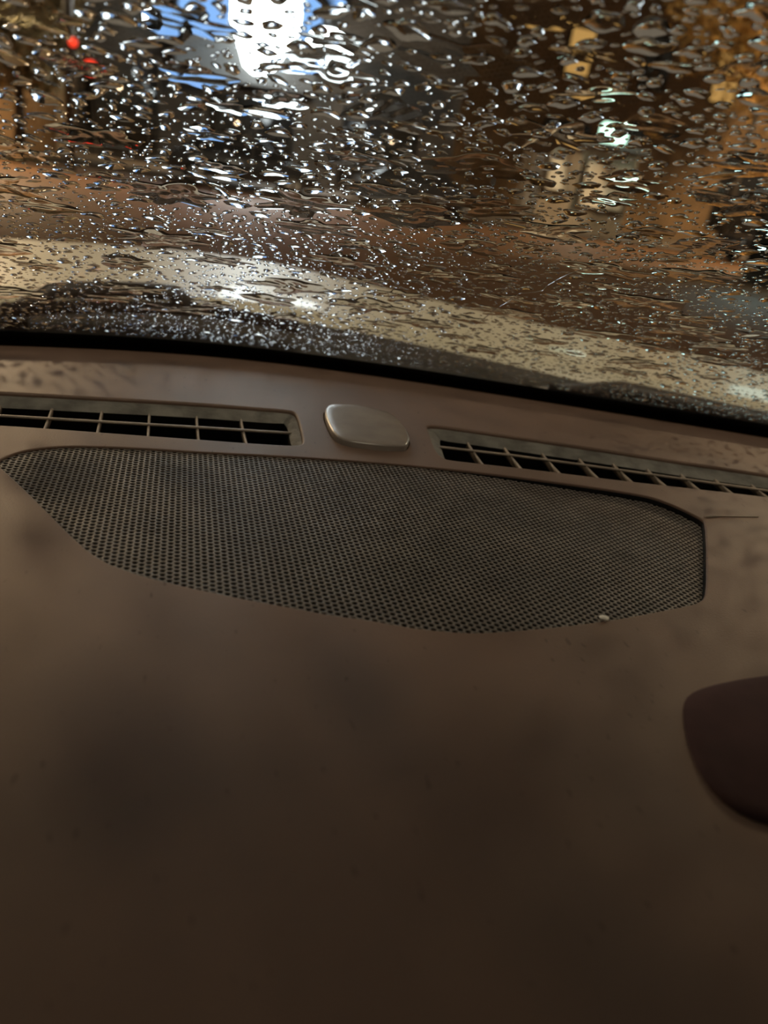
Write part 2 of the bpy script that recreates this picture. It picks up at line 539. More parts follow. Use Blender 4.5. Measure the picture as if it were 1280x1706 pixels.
# ---- defroster slots
def vent(loop, far_d, fins, slat_pts, lean, label):
    nn = -normals_out(loop)
    a0 = loop + nn * 0.0016
    fwd = np.clip(-nn[:, 1], 0, 1)
    side = np.abs(nn[:, 0])
    d = 0.0005 + far_d * fwd + 0.006 * side * (1 - fwd)
    k = np.ones(9) / 9
    d = np.convolve(np.r_[d[-4:], d, d[:4]], k, 'valid')
    inner = a0 + nn * d[:, None]
    loops = [z3(a0, -0.0023), z3(a0 + nn * d[:, None] * 0.5, -0.0032), z3(inner, -0.0060)]
    vv, ff = strip(loops)
    ve = obj('defroster_vent', mesh_np('defroster_vent', vv, ff[:, ::-1], 'dust_sheen'), dash)
    ve['label'] = label
    n = len(inner)
    vv, ff = strip([z3(inner, -0.0060), z3(inner, -0.045)])
    fl = [tuple(q[::-1]) for q in ff] + [tuple(range(n, 2 * n))]
    obj('duct', mesh_np('duct', vv, fl, 'dash_black', False), ve)

    def span(x, m=0.0):
        ys = []
        for i in range(n):
            p, q = inner[i], inner[(i + 1) % n]
            if (p[0] - x) * (q[0] - x) <= 0 and p[0] != q[0]:
                ys.append(p[1] + (q[1] - p[1]) * (x - p[0]) / (q[0] - p[0]))
        return min(ys), max(ys)
    for x in fins:
        x /= 1000
        y0, y1 = span(x)
        xt = x + lean * (y1 - (y0 + y1) / 2); xb = x - lean * ((y0 + y1) / 2 - y0)
        w = 0.0008
        prof = []
        for t in np.linspace(0, 1, 7):
            yy = y0 + (y1 - y0) * t
            xx = xb + (xt - xb) * t
            ztop = -0.0052 - 0.0006 * math.sin(math.pi * t) + 0.0006 * t
            prof.append((xx, yy, ztop))
        v = []; f = []
        for (xx, yy, zt) in prof:
            v += [(xx - w, yy, zt - 0.0006), (xx - w * 0.4, yy, zt), (xx + w * 0.4, yy, zt), (xx + w, yy, zt - 0.0006), (xx + w, yy, zt - 0.0045), (xx - w, yy, zt - 0.0045)]
        for i in range(6):
            for q in range(6):
                f.append((i * 6 + q, i * 6 + (q + 1) % 6, i * 6 + 6 + (q + 1) % 6, i * 6 + 6 + q))
        f += [(5, 4, 3, 2, 1, 0), tuple(range(36, 42))]
        obj('fin', mesh_np('fin', np.array(v), f, 'fin', False), ve)
    sp = np.array(slat_pts) / 1000
    t = np.linspace(sp[0, 0], sp[-1, 0], 40)
    yy = np.interp(t, sp[:, 0], sp[:, 1])
    v = []; f = []
    for x, y in zip(t, yy):
        v += [(x, y - 0.0010, -0.0044), (x, y + 0.0010, -0.0044), (x, y + 0.0012, -0.0058), (x, y - 0.0012, -0.0058)]
    for i in range(39):
        for q in range(4):
            f.append((i * 4 + q, i * 4 + (q + 1) % 4, i * 4 + 4 + (q + 1) % 4, i * 4 + 4 + q))
    f += [(3, 2, 1, 0), (156, 157, 158, 159)]
    obj('slat', mesh_np('slat', np.array(v), f, 'fin', False), ve)
    return ve


vent(venta_loop, 0.012, [-305, -276, -247, -218, -189, -160, -131, -102.5, -73.8, -44.8, -16.2, 13.2, 41.7],
     [(-331, 458), (-220, 468), (-99.9, 472.8), (9.6, 474), (72.9, 474)], -0.02,
     'long defroster slot left of the satin cap with upright fins')
vent(ventb_loop, 0.014, [193.7, 219.2, 244.8, 270.3, 293.6, 316.7, 340.0, 363.6, 389, 414, 439, 464, 489, 514, 539, 564],
     [(165.4, 465.5), (219.3, 456.8), (274.0, 444.7), (323.1, 432.7), (397.1, 415.0), (500, 384), (589, 357)], 0.06,
     'long defroster slot right of the satin cap with dusty surround and painted sheen')

# ---- satin cap between the slots
nn = -normals_out(cap_loop)
cl = []
for (ins, zz) in ((0.0, -0.004), (0.0001, 0.0026), (0.0004, 0.0033), (0.0010, 0.0037), (0.0018, 0.0039)):
    cl.append(z3(cap_loop + nn * ins, zz))
cc = cap_loop.mean(0)
for s_, zz in ((0.8, 0.0040), (0.5, 0.0041), (0.2, 0.0041)):
    cl.append(z3(cc + (cap_loop + nn * 0.0018 - cc) * s_, zz))
vv, ff = strip(cl)
fl = [tuple(q) for q in ff] + [tuple(range(len(vv) - len(cap_loop), len(vv)))]
o = obj('sensor_cover', mesh_np('sensor_cover', vv, fl, 'cap'), dash)
o['label'] = 'satin grey rounded cap between the two defroster slots'

# ---- moulding seam to the right of the grille
b = MB()
b.tube([(0.3025, 0.3555, 0.0002), (0.315, 0.3575, 0.0002), (0.3425, 0.3590, 0.0001)], [0.0010, 0.0006, 0.0004], 8)
o = b.build('mould_seam', 'fin', dash, True)

# ------------------------------------------------------------------ windshield
ALPHA = math.radians(30)
CA, SA = math.cos(ALPHA), math.sin(ALPHA)
PB, PZ = 0.066, -0.026
THK = 0.005


def pane(u, vv, w=0.0):
    """u across, vv up the pane, w outwards along the pane's normal"""
    u = np.asarray(u, float); vv = np.asarray(vv, float)
    y = edge_y(u) + PB - vv * CA + w * SA
    z = PZ + vv * SA + w * CA + 0.0 * u
    return np.stack([u + 0 * vv, y, z], -1)


VTOP = 0.68
us = np.linspace(X0, X1, 81); vvs = np.linspace(0, VTOP, 25)
UU, VV = np.meshgrid(us, vvs)
lo = pane(UU, VV, 0.0).reshape(-1, 3); hi = pane(UU, VV, THK).reshape(-1, 3)
nu, nv = 81, 25
f = []
for j in range(nv - 1):
    for i in range(nu - 1):
        a = j * nu + i
        f.append((a, a + nu, a + nu + 1, a + 1))
        a += nu * nv
        f.append((a, a + 1, a + nu + 1, a + nu))
win = obj('window_1', mesh_np('window_1', np.vstack([lo, hi]), f, 'glass'))
tag(win, 'raked windshield covered with raindrops', 'windshield', kind='structure')


# black ceramic band printed along the foot of the pane, and the rubber seal under it
def band(name, v0, v1, w0, w1, mat):
    n = 81
    L = [pane(us, np.full(n, a), w) for a, w in ((v0, w0), (v1, w0), (v1, w1), (v0, w1))]
    v = np.vstack(L); f = []
    for k in range(4):
        for i in range(n - 1):
            f.append((k * n + i, k * n + i + 1, ((k + 1) % 4) * n + i + 1, ((k + 1) % 4) * n + i))
    return obj(name, mesh_np(name, v, f, mat, False), win)


FRIT = 0.074
band('frit_band', 0.0, FRIT, -0.0006, -0.0001, 'rubber')
band('rubber_seal', -0.03, 0.004, -0.012, THK + 0.004, 'rubber')

# ------------------------------------------------------------------ front of the car: cowl, wipers, bonnet
def near_y(x):                                    # rear edge of the bonnet
    return 1.04 - 0.68 * (np.sqrt((x - 0.05) ** 2 + 0.04) - 0.2)


def far_y(x):                                     # nose of the bonnet
    xp = np.array([-0.66, -0.36, -0.10, 0.05, 0.20, 0.43, 0.60, 0.76, 0.94, 1.16])
    yp = np.array([1.62, 1.81, 1.93, 1.97, 1.94, 1.73, 1.55, 1.43, 1.36, 1.31])
    return sum(np.interp(np.asarray(x) + d, xp, yp) for d in (-0.08, -0.04, 0, 0.04, 0.08)) / 5


CX0, CX1 = -0.66, 1.16
car = thing('car_front', 'cream bonnet and dark cowl of the car, seen through the wet windshield', 'car bonnet')


def sheet(name, fy0, fy1, fz, x0, x1, nx, ny, mat, parent, thick=0.02):
    t = np.linspace(0, 1, ny); x = np.linspace(x0, x1, nx)
    T, X = np.meshgrid(t, x, indexing='ij')
    Y = fy0(X) + (fy1(X) - fy0(X)) * T
    Z = fz(X, T)
    a = np.stack([X, Y, Z], -1).reshape(-1, 3)
    n = len(a)
    b2 = a - np.array([0, 0, thick])
    f = []
    for j in range(ny - 1):
        for i in range(nx - 1):
            q = j * nx + i
            f.append((q, q + 1, q + nx + 1, q + nx)); f.append((n + q, n + q + nx, n + q + nx + 1, n + q + 1))
    for i in range(nx - 1):
        f.append((i, n + i, n + i + 1, i + 1)); k = (ny - 1) * nx
        f.append((k + i, k + i + 1, n + k + i + 1, n + k + i))
    for j in range(ny - 1):
        f.append((j * nx, (j + 1) * nx, n + (j + 1) * nx, n + j * nx))
        k = nx - 1
        f.append((j * nx + k, n + j * nx + k, n + (j + 1) * nx + k, (j + 1) * nx + k))
    return obj(name, mesh_np(name, np.vstack([a, b2]), f, mat), parent)


def hood_z(X, T):
    z = -0.030 - 0.055 * T ** 1.5
    z = z - 0.03 * np.clip((np.abs(X - 0.25) - 0.55) / 0.36, 0, 1) ** 2
    return z - 0.25 * np.clip((T - 0.94) / 0.06, 0, 1) ** 2 - 0.03 * np.clip((0.03 - T) / 0.03, 0, 1) ** 2


sheet('bonnet', near_y, far_y, hood_z, CX0, CX1, 60, 50, 'hood', car)
sheet('cowl_panel', lambda x: edge_y(x) + 0.085, lambda x: near_y(x) + 0.02,
      lambda X, T: -0.045 - 0.03 * np.sin(np.pi * T) + 0.004 * np.sin(T * 40), CX0, CX1, 60, 40, 'cowl', car)


def wiper(x0, x1, lift, zz, label):
    w = thing('wiper', label, 'wiper', (x0, float(near_y(x0)) - 0.05, zz - 0.028))
    base = np.array([x0, float(near_y(x0)) - 0.05, zz - 0.028])
    xs_ = np.linspace(x0, x1, 16)
    p = [(x - base[0], float(near_y(x)) - 0.075 - 0.0 * x - base[1], zz + lift * math.sin(math.pi * i / 15) - base[2]) for i, x in enumerate(xs_)]
    b = MB(); b.tube(p, 0.0075, 8); b.build('blade', 'rubber', w, True)
    q = [(0, 0, -0.03), (0, 0, 0.012)] + [(pp[0], pp[1] + 0.012, pp[2] + 0.016) for pp in p[2:9]] + [(p[9][0], p[9][1], p[9][2] + 0.004)]
    b = MB(); b.tube(q, [0.014, 0.014] + [0.010] * 8, 8); b.build('arm', 'dark_metal', w, True)
    b = MB(); b.tube([(0, 0, -0.03), (0, 0, 0.02)], 0.02, 12); b.build('pivot', 'rubber', w, True)


wiper(-0.18, 0.14, 0.006, -0.034, 'black wiper blade resting in the cowl below the cream bonnet at left')
wiper(0.42, 0.98, 0.0, -0.050, 'black wiper blade resting in the cowl at right')

# ------------------------------------------------------------------ street beyond the windshield
def light_point(name, loc, col, power, size, parent=None):
    d = bpy.data.lights.new(name, 'POINT')
    d.color = col; d.energy = power; d.shadow_soft_size = size
    o = bpy.data.objects.new(name, d); COL.objects.link(o); o.location = loc
    if parent: o.parent = parent
    return o


def street_lamp(x, y, hgt, dx, dy, power, label, soft=0.6, col=(1.0, 0.70, 0.42)):
    t = thing('street_lamp', label, 'street lamp', (x, y, GZ), 0, 'street lamps along the road')
    b = MB(); b.tube([(0, 0, 0), (0, 0, 0.35)], 0.11, 12); b.build('base', 'dark_metal', t, True)
    b = MB(); b.tube([(0, 0, 0.3), (0, 0, hgt * 0.5), (0, 0, hgt)], [0.07, 0.055, 0.045], 12); b.build('pole', 'dark_metal', t, True)
    b = MB(); b.tube([(0, 0, hgt - 0.1), (dx * 0.3, dy * 0.3, hgt + 0.25), (dx * 0.7, dy * 0.7, hgt + 0.36), (dx, dy, hgt + 0.36)], 0.03, 8); b.build('arm', 'dark_metal', t, True)
    b = MB(); b.box((dx, dy, hgt + 0.37), (0.5, 0.26, 0.12), 0.03); h = b.build('lamp_head', 'dark_metal', t)
    b = MB(); b.box((dx, dy, hgt + 0.295), (0.40, 0.20, 0.03), 0.008); b.build('lens', 'lamp_sodium', h)
    light_point('lamp_glow', (dx, dy, hgt - 0.2), col, power, soft, t)


street_lamp(-2.4, -1.3, 5.8, 2.1, 0.0, 340, 'added unseen street lamp above the car, brightening bonnet and dash', 1.0, (1.0, 0.86, 0.66))  # added out of view to brighten the bonnet and front of the dash
street_lamp(-9.0, 24.0, 7.5, 2.0, -0.6, 6500, 'street lamp on the far left kerb')
street_lamp(25.5, 22.5, 9.5, -2.0, -0.6, 9000, 'street lamp on the far right beside the golden tree')


def facade(name, label, x0, x1, y, hgt, mat, wins=(), depth=4.0):
    t = thing(name, label, 'building', ((x0 + x1) / 2, y, GZ))
    b = MB(); b.box((0, depth / 2, hgt / 2), (x1 - x0, depth, hgt), 0.02); b.build('wall', mat, t)
    b = MB(); b.box((0, depth / 2 - 0.1, hgt + 0.1), (x1 - x0 + 0.3, depth + 0.3, 0.2), 0.03); b.build('roof', 'dark_metal', t)
    for (cx_, cz, w, h_, m) in wins:
        b = MB(); b.box((cx_ - (x0 + x1) / 2, -0.03, cz), (w + 0.14, 0.10, h_ + 0.14), 0.02); f_ = b.build('window', 'dark_metal', t)
        b = MB(); b.box((cx_ - (x0 + x1) / 2, -0.085, cz), (w, 0.03, h_)); b.build('pane', m, f_)
    return t


# shop with the bright cool sign (straight ahead)
facade('shop', 'grey shop front behind the brightest cool white sign', -3.6, 9.8, 31.0, 12.0, 'wall_grey',
       [(-2.0, 2.0, 2.0, 2.8, 'glass_dark'), (2.3, 1.6, 2.6, 2.2, 'glass_dark'), (6.8, 1.8, 2.6, 2.6, 'glass_dark'), (-2.2, 8.0, 1.6, 2.0, 'glass_dark'), (6.4, 8.0, 1.6, 2.0, 'glass_dark')])
s = thing('shop_sign', 'blue and white glowing shop sign, brightest light in the view', 'sign', (2.2, 30.6, 2.1))
b = MB(); b.box((-0.3, 0.16, 4.0), (4.8, 0.24, 8.2), 0.04); b.build('sign_box', 'dark_metal', s)
b = MB(); b.box((-1.8, -0.06, 2.9), (1.6, 0.12, 3.4), 0.03); b.build('blue_panel', 'lamp_blue', s)
b = MB(); b.box((0.22, -0.06, 4.9), (2.3, 0.12, 6.2), 0.03); b.build('white_panel', 'lamp_white', s)
b = MB()
b.add([(x_, y_, z_) for y_ in (-0.12, 0.0) for (x_, z_) in ((-0.93, 1.76), (-0.62, 1.0), (-0.40, 0.45), (-0.10, 0.25), (0.30, 0.25), (0.60, 0.45), (1.0, 1.1), (1.37, 1.76))],
      [tuple(range(8)), tuple(range(15, 7, -1))] + [(i, i + 8, (i + 1) % 8 + 8, (i + 1) % 8) for i in range(8)])
b.build('white_panel', 'lamp_white', s)
b = MB(); b.box((1.75, -0.06, 3.4), (0.66, 0.12, 5.0), 0.03); b.build('blue_panel', 'lamp_blue', s)
light_point('sign_glow', (0.2, -1.2, 2.4), (0.86, 0.95, 1.0), 90, 0.8, s)
b = MB(); b.tube([(0, 0, 0), (0, 0, 0.16), (0, 0, 0.6), (0, 0, 1.0), (0, 0, 1.2)], [0.15, 0.5, 0.78, 0.62, 0.25], 18)
o = b.build('shop_lamp', 'lamp_white', None, True, (4.42, 29.4, 2.75)); tag(o, 'round cool white lamp just right of the blue and white sign', 'lamp')
b = MB(); b.tube([(0, 1.10, 1.5), (0, 0, 1.55), (0, 0, 1.18)], 0.05, 8); b.build('bracket', 'dark_metal', o, True)
b = MB(); b.tube([(0, 0, 0), (0, 0, 0.10), (0, 0, 0.34), (0, 0, 0.45)], [0.08, 0.22, 0.24, 0.10], 14)
o = b.build('wall_lamp', 'lamp_white', None, True, (-1.22, 30.3, 3.15)); tag(o, 'small white wall lamp left of the blue and white sign', 'lamp')
b = MB(); b.tube([(0, 0.68, 0.6), (0, 0, 0.62), (0, 0, 0.43)], 0.03, 8); b.build('bracket', 'dark_metal', o, True)

# brown building at right with a few warm windows
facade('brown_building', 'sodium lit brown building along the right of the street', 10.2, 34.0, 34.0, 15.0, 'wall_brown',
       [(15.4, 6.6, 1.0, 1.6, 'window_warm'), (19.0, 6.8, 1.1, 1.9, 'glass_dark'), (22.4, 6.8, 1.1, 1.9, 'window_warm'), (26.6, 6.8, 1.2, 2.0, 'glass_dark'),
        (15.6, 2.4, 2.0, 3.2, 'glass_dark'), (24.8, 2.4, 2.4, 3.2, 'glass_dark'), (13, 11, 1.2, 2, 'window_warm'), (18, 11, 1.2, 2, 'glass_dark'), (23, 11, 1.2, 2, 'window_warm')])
# boundary wall and building at left
b = MB(); b.box((-11.2, 27.0, GZ + 1.35), (15.0, 0.4, 2.7), 0.03)
o = b.build('boundary_wall', 'wall_brown'); tag(o, 'low brown boundary wall behind the olive tree at left', 'boundary wall')
b = MB(); b.box((-11.2, 27.0, GZ + 2.76), (15.2, 0.6, 0.12), 0.02); b.build('coping', 'wall_tan', o)
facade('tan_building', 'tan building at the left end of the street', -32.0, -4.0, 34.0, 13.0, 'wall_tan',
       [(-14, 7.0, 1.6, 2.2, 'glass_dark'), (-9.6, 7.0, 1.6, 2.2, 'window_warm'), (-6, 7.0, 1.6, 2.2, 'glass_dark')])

# kiosk with green-white lamp
k = thing('kiosk', 'pale street kiosk with panelled front under the green lamp', 'kiosk', (13.1, 26.0, GZ + 0.14))
b = MB(); b.box((0, 1.0, 1.35), (3.4, 1.8, 2.7), 0.03); b.build('body', 'wall_tan', k)
b = MB(); b.box((-0.95, 0.06, 1.95), (1.1, 0.10, 1.5), 0.02); b.build('panel', 'panel_pale', k)
b = MB(); b.box((0.65, 0.06, 1.55), (1.6, 0.10, 1.4), 0.02); b.build('panel', 'panel_pale', k)
b = MB(); b.box((0, 0.9, 2.76), (3.7, 2.4, 0.12), 0.03); b.build('roof', 'dark_metal', k)
b = MB(); b.box((0, 0, 0.36), (1.0, 0.3, 0.60), 0.10)
o = b.build('kiosk_lamp', 'lamp_green', None, False, (13.75, 26.3, GZ + 2.96)); tag(o, 'green white box lamp standing on the kiosk roof', 'lamp')
light_point('kiosk_glow', (0, -1.2, 0.2), (0.8, 1.0, 0.88), 60, 0.3, o)
b = MB(); b.box((0, 0, 0.03), (0.6, 0.24, 0.06), 0.008); b.build('foot', 'dark_metal', o)

# shop off to the right (its teal light lands in the beads at the right edge)
facade('corner_shop', 'corner shop with teal lit window at the far right', 11.6, 17.6, 14.0, 6.0, 'wall_grey',
       [(13.0, 2.9, 1.8, 1.6, 'lamp_teal'), (16.0, 2.9, 1.8, 1.6, 'lamp_teal')], 3.0).rotation_euler.z = -0.7

# dark post with red lamps at left
p = thing('signal_post', 'dark post carrying two small red lamps at left', 'signal post', (-2.72, 22.0, GZ))
b = MB(); b.tube([(0, 0, 0), (0, 0, 6.6)], 0.11, 10); b.build('pole', 'dark_metal', p, True)
for (dx, zz, r) in ((0.13, 2.80, 0.10), (0.50, 2.34, 0.17)):
    b = MB(); b.box((dx, -0.14, zz), (r * 2.6, 0.2, r * 2.6), 0.03); h = b.build('lamp_box', 'dark_metal', p)
    b = MB(); b.tube([(dx, -0.22, zz), (dx, -0.30, zz), (dx, -0.33, zz)], [r, r * 0.9, r * 0.4], 14); b.build('red_lens', 'lamp_red', h, True)
b = MB(); b.tube([(0, 0, 2.34), (0.50, 0, 2.34)], 0.04, 8); b.build('bracket', 'dark_metal', p, True)


def parked_car(loc, rz, paint, label, rear=True):
    t = thing('parked_car', label, 'car', loc, rz, 'parked cars')
    prof = [(-2.1, 0.32), (-2.15, 0.55), (-2.05, 0.78), (-1.2, 0.92), (1.5, 0.96), (2.0, 0.86), (2.1, 0.55), (2.05, 0.3)]
    b = MB(); b.prism(prof, -0.86, 0.86); o = b.build('body', paint, t)
    m = o.modifiers.new('bevel', 'BEVEL'); m.width = 0.08; m.segments = 3
    cab = [(-1.15, 0.90), (-0.45, 1.40), (1.0, 1.44), (1.75, 0.93)]
    b = MB()
    b.add([(-0.78, y, z) if z < 1 else (-0.60, y, z) for y, z in cab] + [(0.78, y, z) if z < 1 else (0.60, y, z) for y, z in cab],
          [(0, 1, 2, 3), (7, 6, 5, 4), (0, 4, 5, 1), (1, 5, 6, 2), (2, 6, 7, 3), (3, 7, 4, 0)])
    o = b.build('cabin', 'glass_dark', t)
    m = o.modifiers.new('bevel', 'BEVEL'); m.width = 0.05; m.segments = 2
    b = MB(); b.box((0, 0.27, 1.435), (1.22, 1.45, 0.05), 0.02); b.build('roof', paint, t)
    for sx in (-1, 1):
        for yy in (-1.35, 1.35):
            b = MB(); b.tube([(sx * 0.70, yy, 0.32), (sx * 0.90, yy, 0.32)], 0.32, 18); w_ = b.build('wheel', 'tyre', t, True)
            b = MB(); b.tube([(sx * 0.89, yy, 0.32), (sx * 0.915, yy, 0.32)], 0.19, 14); b.build('hub', 'carpaint2', w_, True)
    return t


parked_car((1.6, 24.6, GZ), math.pi / 2, 'carpaint', 'charcoal parked car below the blue and white sign')
parked_car((7.0, 24.8, GZ), math.pi / 2, 'carpaint', 'charcoal parked car left of the kiosk')
parked_car((19.5, 23.5, GZ), math.pi / 2 - 0.1, 'carpaint', 'charcoal parked car right of the kiosk')


def tree(loc, hgt, crown, leafmat, n, label, name='tree'):
    t = thing(name, label, 'tree', loc)
    b = MB()
    b.tube([(0, 0, 0), (0.03, 0.02, hgt * 0.3), (-0.02, 0.03, hgt * 0.62), (0.03, 0, hgt * 0.9)], [0.16, 0.12, 0.09, 0.03], 10)
    tr_ = b.build('trunk', 'bark', t, True)
    b = MB()
    for q in range(9):
        a = q * 2.4; z0 = hgt * (0.45 + 0.045 * q)
        b.tube([(0, 0, z0), (math.cos(a) * crown[0] * 0.4, math.sin(a) * crown[0] * 0.4, z0 + 0.25), (math.cos(a) * crown[0] * 0.8, math.sin(a) * crown[0] * 0.8, z0 + 0.7)], [0.045, 0.03, 0.01], 6)
    b.build('branches', 'bark', tr_, True)
    r = np.random.default_rng(int(abs(loc[0]) * 100) + n)
    cl_ = r.normal(size=(40, 3)); cl_ /= np.linalg.norm(cl_, axis=1)[:, None]
    cl_ *= r.uniform(0.45, 1.0, (40, 1))
    ctr = np.array([0, 0, hgt * 0.72]) + cl_ * np.array([crown[0], crown[0], crown[1]])
    pos = ctr[r.integers(0, 40, n)] + r.normal(size=(n, 3)) * 0.22 * crown[0]
    a = r.normal(size=(n, 3)); a /= np.linalg.norm(a, axis=1)[:, None]
    c = np.cross(a, r.normal(size=(n, 3))); c /= np.linalg.norm(c, axis=1)[:, None]
    L = r.uniform(0.10, 0.22, (n, 1))
    v = np.stack([pos - a * L, pos + c * L * 0.45, pos + a * L, pos - c * L * 0.45], 1).reshape(-1, 3)
    f = np.arange(4 * n).reshape(-1, 4)
    fo = obj('foliage', mesh_np('foliage', v, f, leafmat, False), t)
    fo['kind'] = 'stuff'


tree((-4.2, 24.0, GZ), 4.6, (1.3, 1.3), 'leaf', 7000, 'small olive leaved tree beside the red lamp post')
tree((20.4, 28.4, GZ + 0.14), 11.5, (2.9, 3.2), 'leaf_gold', 12000, 'golden leaved tree lit by the street lamp at right')

# ------------------------------------------------------------------ small things on the dashboard
pp = np.array([(187, 197), (179, 190), (172.5, 179), (167.0, 167), (163.6, 156), (163.2, 146), (167.0, 138.5), (177, 133), (205, 130), (250, 132), (280, 150), (284, 178), (272, 200), (250, 207), (222, 205), (200, 201)]) / 1000  # outline of a low maroon patch, darker and redder than the dash
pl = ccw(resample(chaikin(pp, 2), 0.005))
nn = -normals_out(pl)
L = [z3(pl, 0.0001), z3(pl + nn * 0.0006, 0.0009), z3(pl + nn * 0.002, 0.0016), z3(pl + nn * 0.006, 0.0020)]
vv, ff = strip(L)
o = obj('dash_patch', mesh_np('dash_patch', vv, [tuple(q) for q in ff] + [tuple(range(len(vv) - len(pl), len(vv)))], 'patch'))
tag(o, 'dark maroon patch on the brown dashboard, cut off by the right edge', 'patch')

b = MB()
import bmesh
bm = bmesh.new(); bmesh.ops.create_icosphere(bm, subdivisions=2, radius=1.0)
for q in bm.verts:
    s_ = 1 + 0.25 * math.sin(q.co.x * 5 + q.co.y * 3) * math.cos(q.co.z * 4)
    q.co = Vector((q.co.x * 0.0021 * s_, q.co.y * 0.0013 * s_, q.co.z * 0.0011))
me = bpy.data.meshes.new('crumb'); bm.to_mesh(me); bm.free(); me.materials.append(M['crumb'])
o = obj('crumb', me, None, (0.1775, 0.2465, 0.0006)); o.rotation_euler.z = -0.5
tag(o, 'tiny white crumb on the lower rim of the speaker grille', 'crumb')

# ------------------------------------------------------------------ raindrops on the outside of the pane
DU0, DU1, DV0, DV1 = -0.26, 0.60, FRIT * 0.85, 0.60


def frame_pos(P):
    d = P - np.array([0, 0, 0.16])
    A = np.array(AX)
    q = d @ A
    return 640 + 1289 * q[:, 0] / q[:, 2], 853 + 1289 * q[:, 1] / q[:, 2], q[:, 2]


# broad shallow sheets of water (they smear what lies behind them)
FILMS = []
for _ in range(900):
    cu, cv = rng.uniform(DU0, DU1), rng.uniform(0.13, DV1)
    ru = rng.uniform(0.010, 0.026); rv = ru * rng.uniform(0.35, 0.6)
    if all(((cu - a) / (ru + c)) ** 2 + ((cv - b_) / (rv + d)) ** 2 > 1.25 for (a, b_, c, d, _) in FILMS):
        FILMS.append((cu, cv, ru, rv, int(rng.integers(1 << 30))))


_p = pane(np.array([q[0] for q in FILMS]), np.array([q[1] for q in FILMS]), THK)
_x, _y, _z = frame_pos(_p)
FILMS = [q for q, a, c in zip(FILMS, _x, _y) if -70 < a < 1350 and c > -70]


def film_mesh(cu, cv, ru, rv, seed, M_=40, N_=14):
    g = np.random.default_rng(seed)
    th = np.arange(M_) * 2 * math.pi / M_
    rim = np.ones(M_)
    for h in (2, 3, 4, 5, 6, 7):
        rim += g.normal(0, 0.11) * np.cos(h * th + g.uniform(0, 6.28))
    rim = np.clip(rim, 0.6, 1.3)
    ks = [(g.normal(0, 500), g.normal(0, 700), g.uniform(0, 6.28)) for _ in range(5)]
    hgt = g.uniform(0.0003, 0.0006)
    pts = []
    for s_ in np.r_[0.001, np.sin(np.linspace(0.12, math.pi / 2, N_))]:
        x = rim * s_ * ru * np.cos(th); y = rim * s_ * rv * np.sin(th)
        wv = sum(np.cos(a * x + b_ * y + c) for a, b_, c in ks) * 0.00006
        z = (hgt + wv) * (1 - s_ ** 4)
        pts.append(pane(cu + x, cv + y, THK + 0.00012 + np.maximum(z, 0)))
    pts.append(pane(cu + rim * ru * np.cos(th), cv + rim * rv * np.sin(th), np.full(M_, THK + 0.00012)))
    V = np.concatenate(pts); F = []
    for q in range(N_):
        for i in range(M_):
            j = (i + 1) % M_
            F.append((q * M_ + i, (q + 1) * M_ + i, (q + 1) * M_ + j, q * M_ + j))
    F.append(tuple(range(M_)))
    base = (N_ + 1) * M_
    F.append(tuple(range(base + M_ - 1, base - 1, -1)))
    return V, [q[::-1] for q in F]


TRICKLES = [
    ([(0.2006, 0.1767), (0.2015, 0.2161), (0.2038, 0.2425), (0.2136, 0.2534), (0.2128, 0.2704), (0.2184, 0.2871), (0.2268, 0.2997)], 0.0007, 'thin wavering trickle climbing right over the brown road above the cream bonnet'),
    ([(-0.0574, 0.3859), (-0.0524, 0.3844), (-0.0484, 0.3829)], 0.0013, 'short dark trickle over the brown road at far left'),
    ([(0.2638, 0.3278), (0.2648, 0.3399), (0.2701, 0.3472)], 0.0006, 'thin faint trickle over the brown road at far right'),
    ([(0.014, 0.2474), (0.0194, 0.2446), (0.0228, 0.2347)], 0.0007, 'short curled trickle on the upper edge of the cream bonnet'),
]


def make_drops(n_try):
    u = rng.uniform(DU0, DU1, n_try); v = rng.uniform(DV0, DV1, n_try)
    r = np.clip(np.exp(rng.normal(math.log(0.00085), 0.50, n_try)), 0.00032, 0.0034)
    r *= 0.80 + 0.75 * np.clip((v - 0.15) / 0.35, 0, 1.2)
    el = 1.0 + np.abs(rng.normal(0, 0.75, n_try)); el = np.clip(el, 1, 3.4)
    wet = np.zeros(n_try, bool)
    for (cu, cv, ru, rv, _) in FILMS:
        wet |= ((u - cu) / ru) ** 2 + ((v - cv) / rv) ** 2 < 1.05
    for (tp, _, _) in TRICKLES:
        tp = np.array(tp); tt = np.linspace(0, len(tp) - 1, 60)
        for a, c in zip(np.interp(tt, range(len(tp)), tp[:, 0]), np.interp(tt, range(len(tp)), tp[:, 1])):
            near_t = np.hypot(u - a, v - c) < 0.0022 + r
            wet |= near_t; r[near_t] = 0.0004
    keepm = ~wet | ((rng.random(n_try) < 0.12) & (r > 0.0011))
    u, v, r, el = u[keepm], v[keepm], r[keepm], el[keepm]
    n_try = len(u)
    order = np.argsort(-r)
    u, v, r, el = u[order], v[order], r[order], el[order]
    cell = 0.008
    grid = {}
    keep = []
    for i in range(n_try):
        gx_, gy_ = int((u[i] + 1) / cell), int(v[i] / cell)
        ok = True
        for a in (-1, 0, 1):
            for c in (-1, 0, 1):
                for j in grid.get((gx_ + a, gy_ + c), ()):
                    du = (u[i] - u[j]) / (r[i] * el[i] + r[j] * el[j])
                    dv = (v[i] - v[j]) / (r[i] + r[j])
                    if du * du + dv * dv < 1.0:
                        ok = False; break
                if not ok: break
            if not ok: break
        if ok:
            keep.append(i)
            grid.setdefault((gx_, gy_), []).append(i)
    return u[keep], v[keep], r[keep], el[keep]


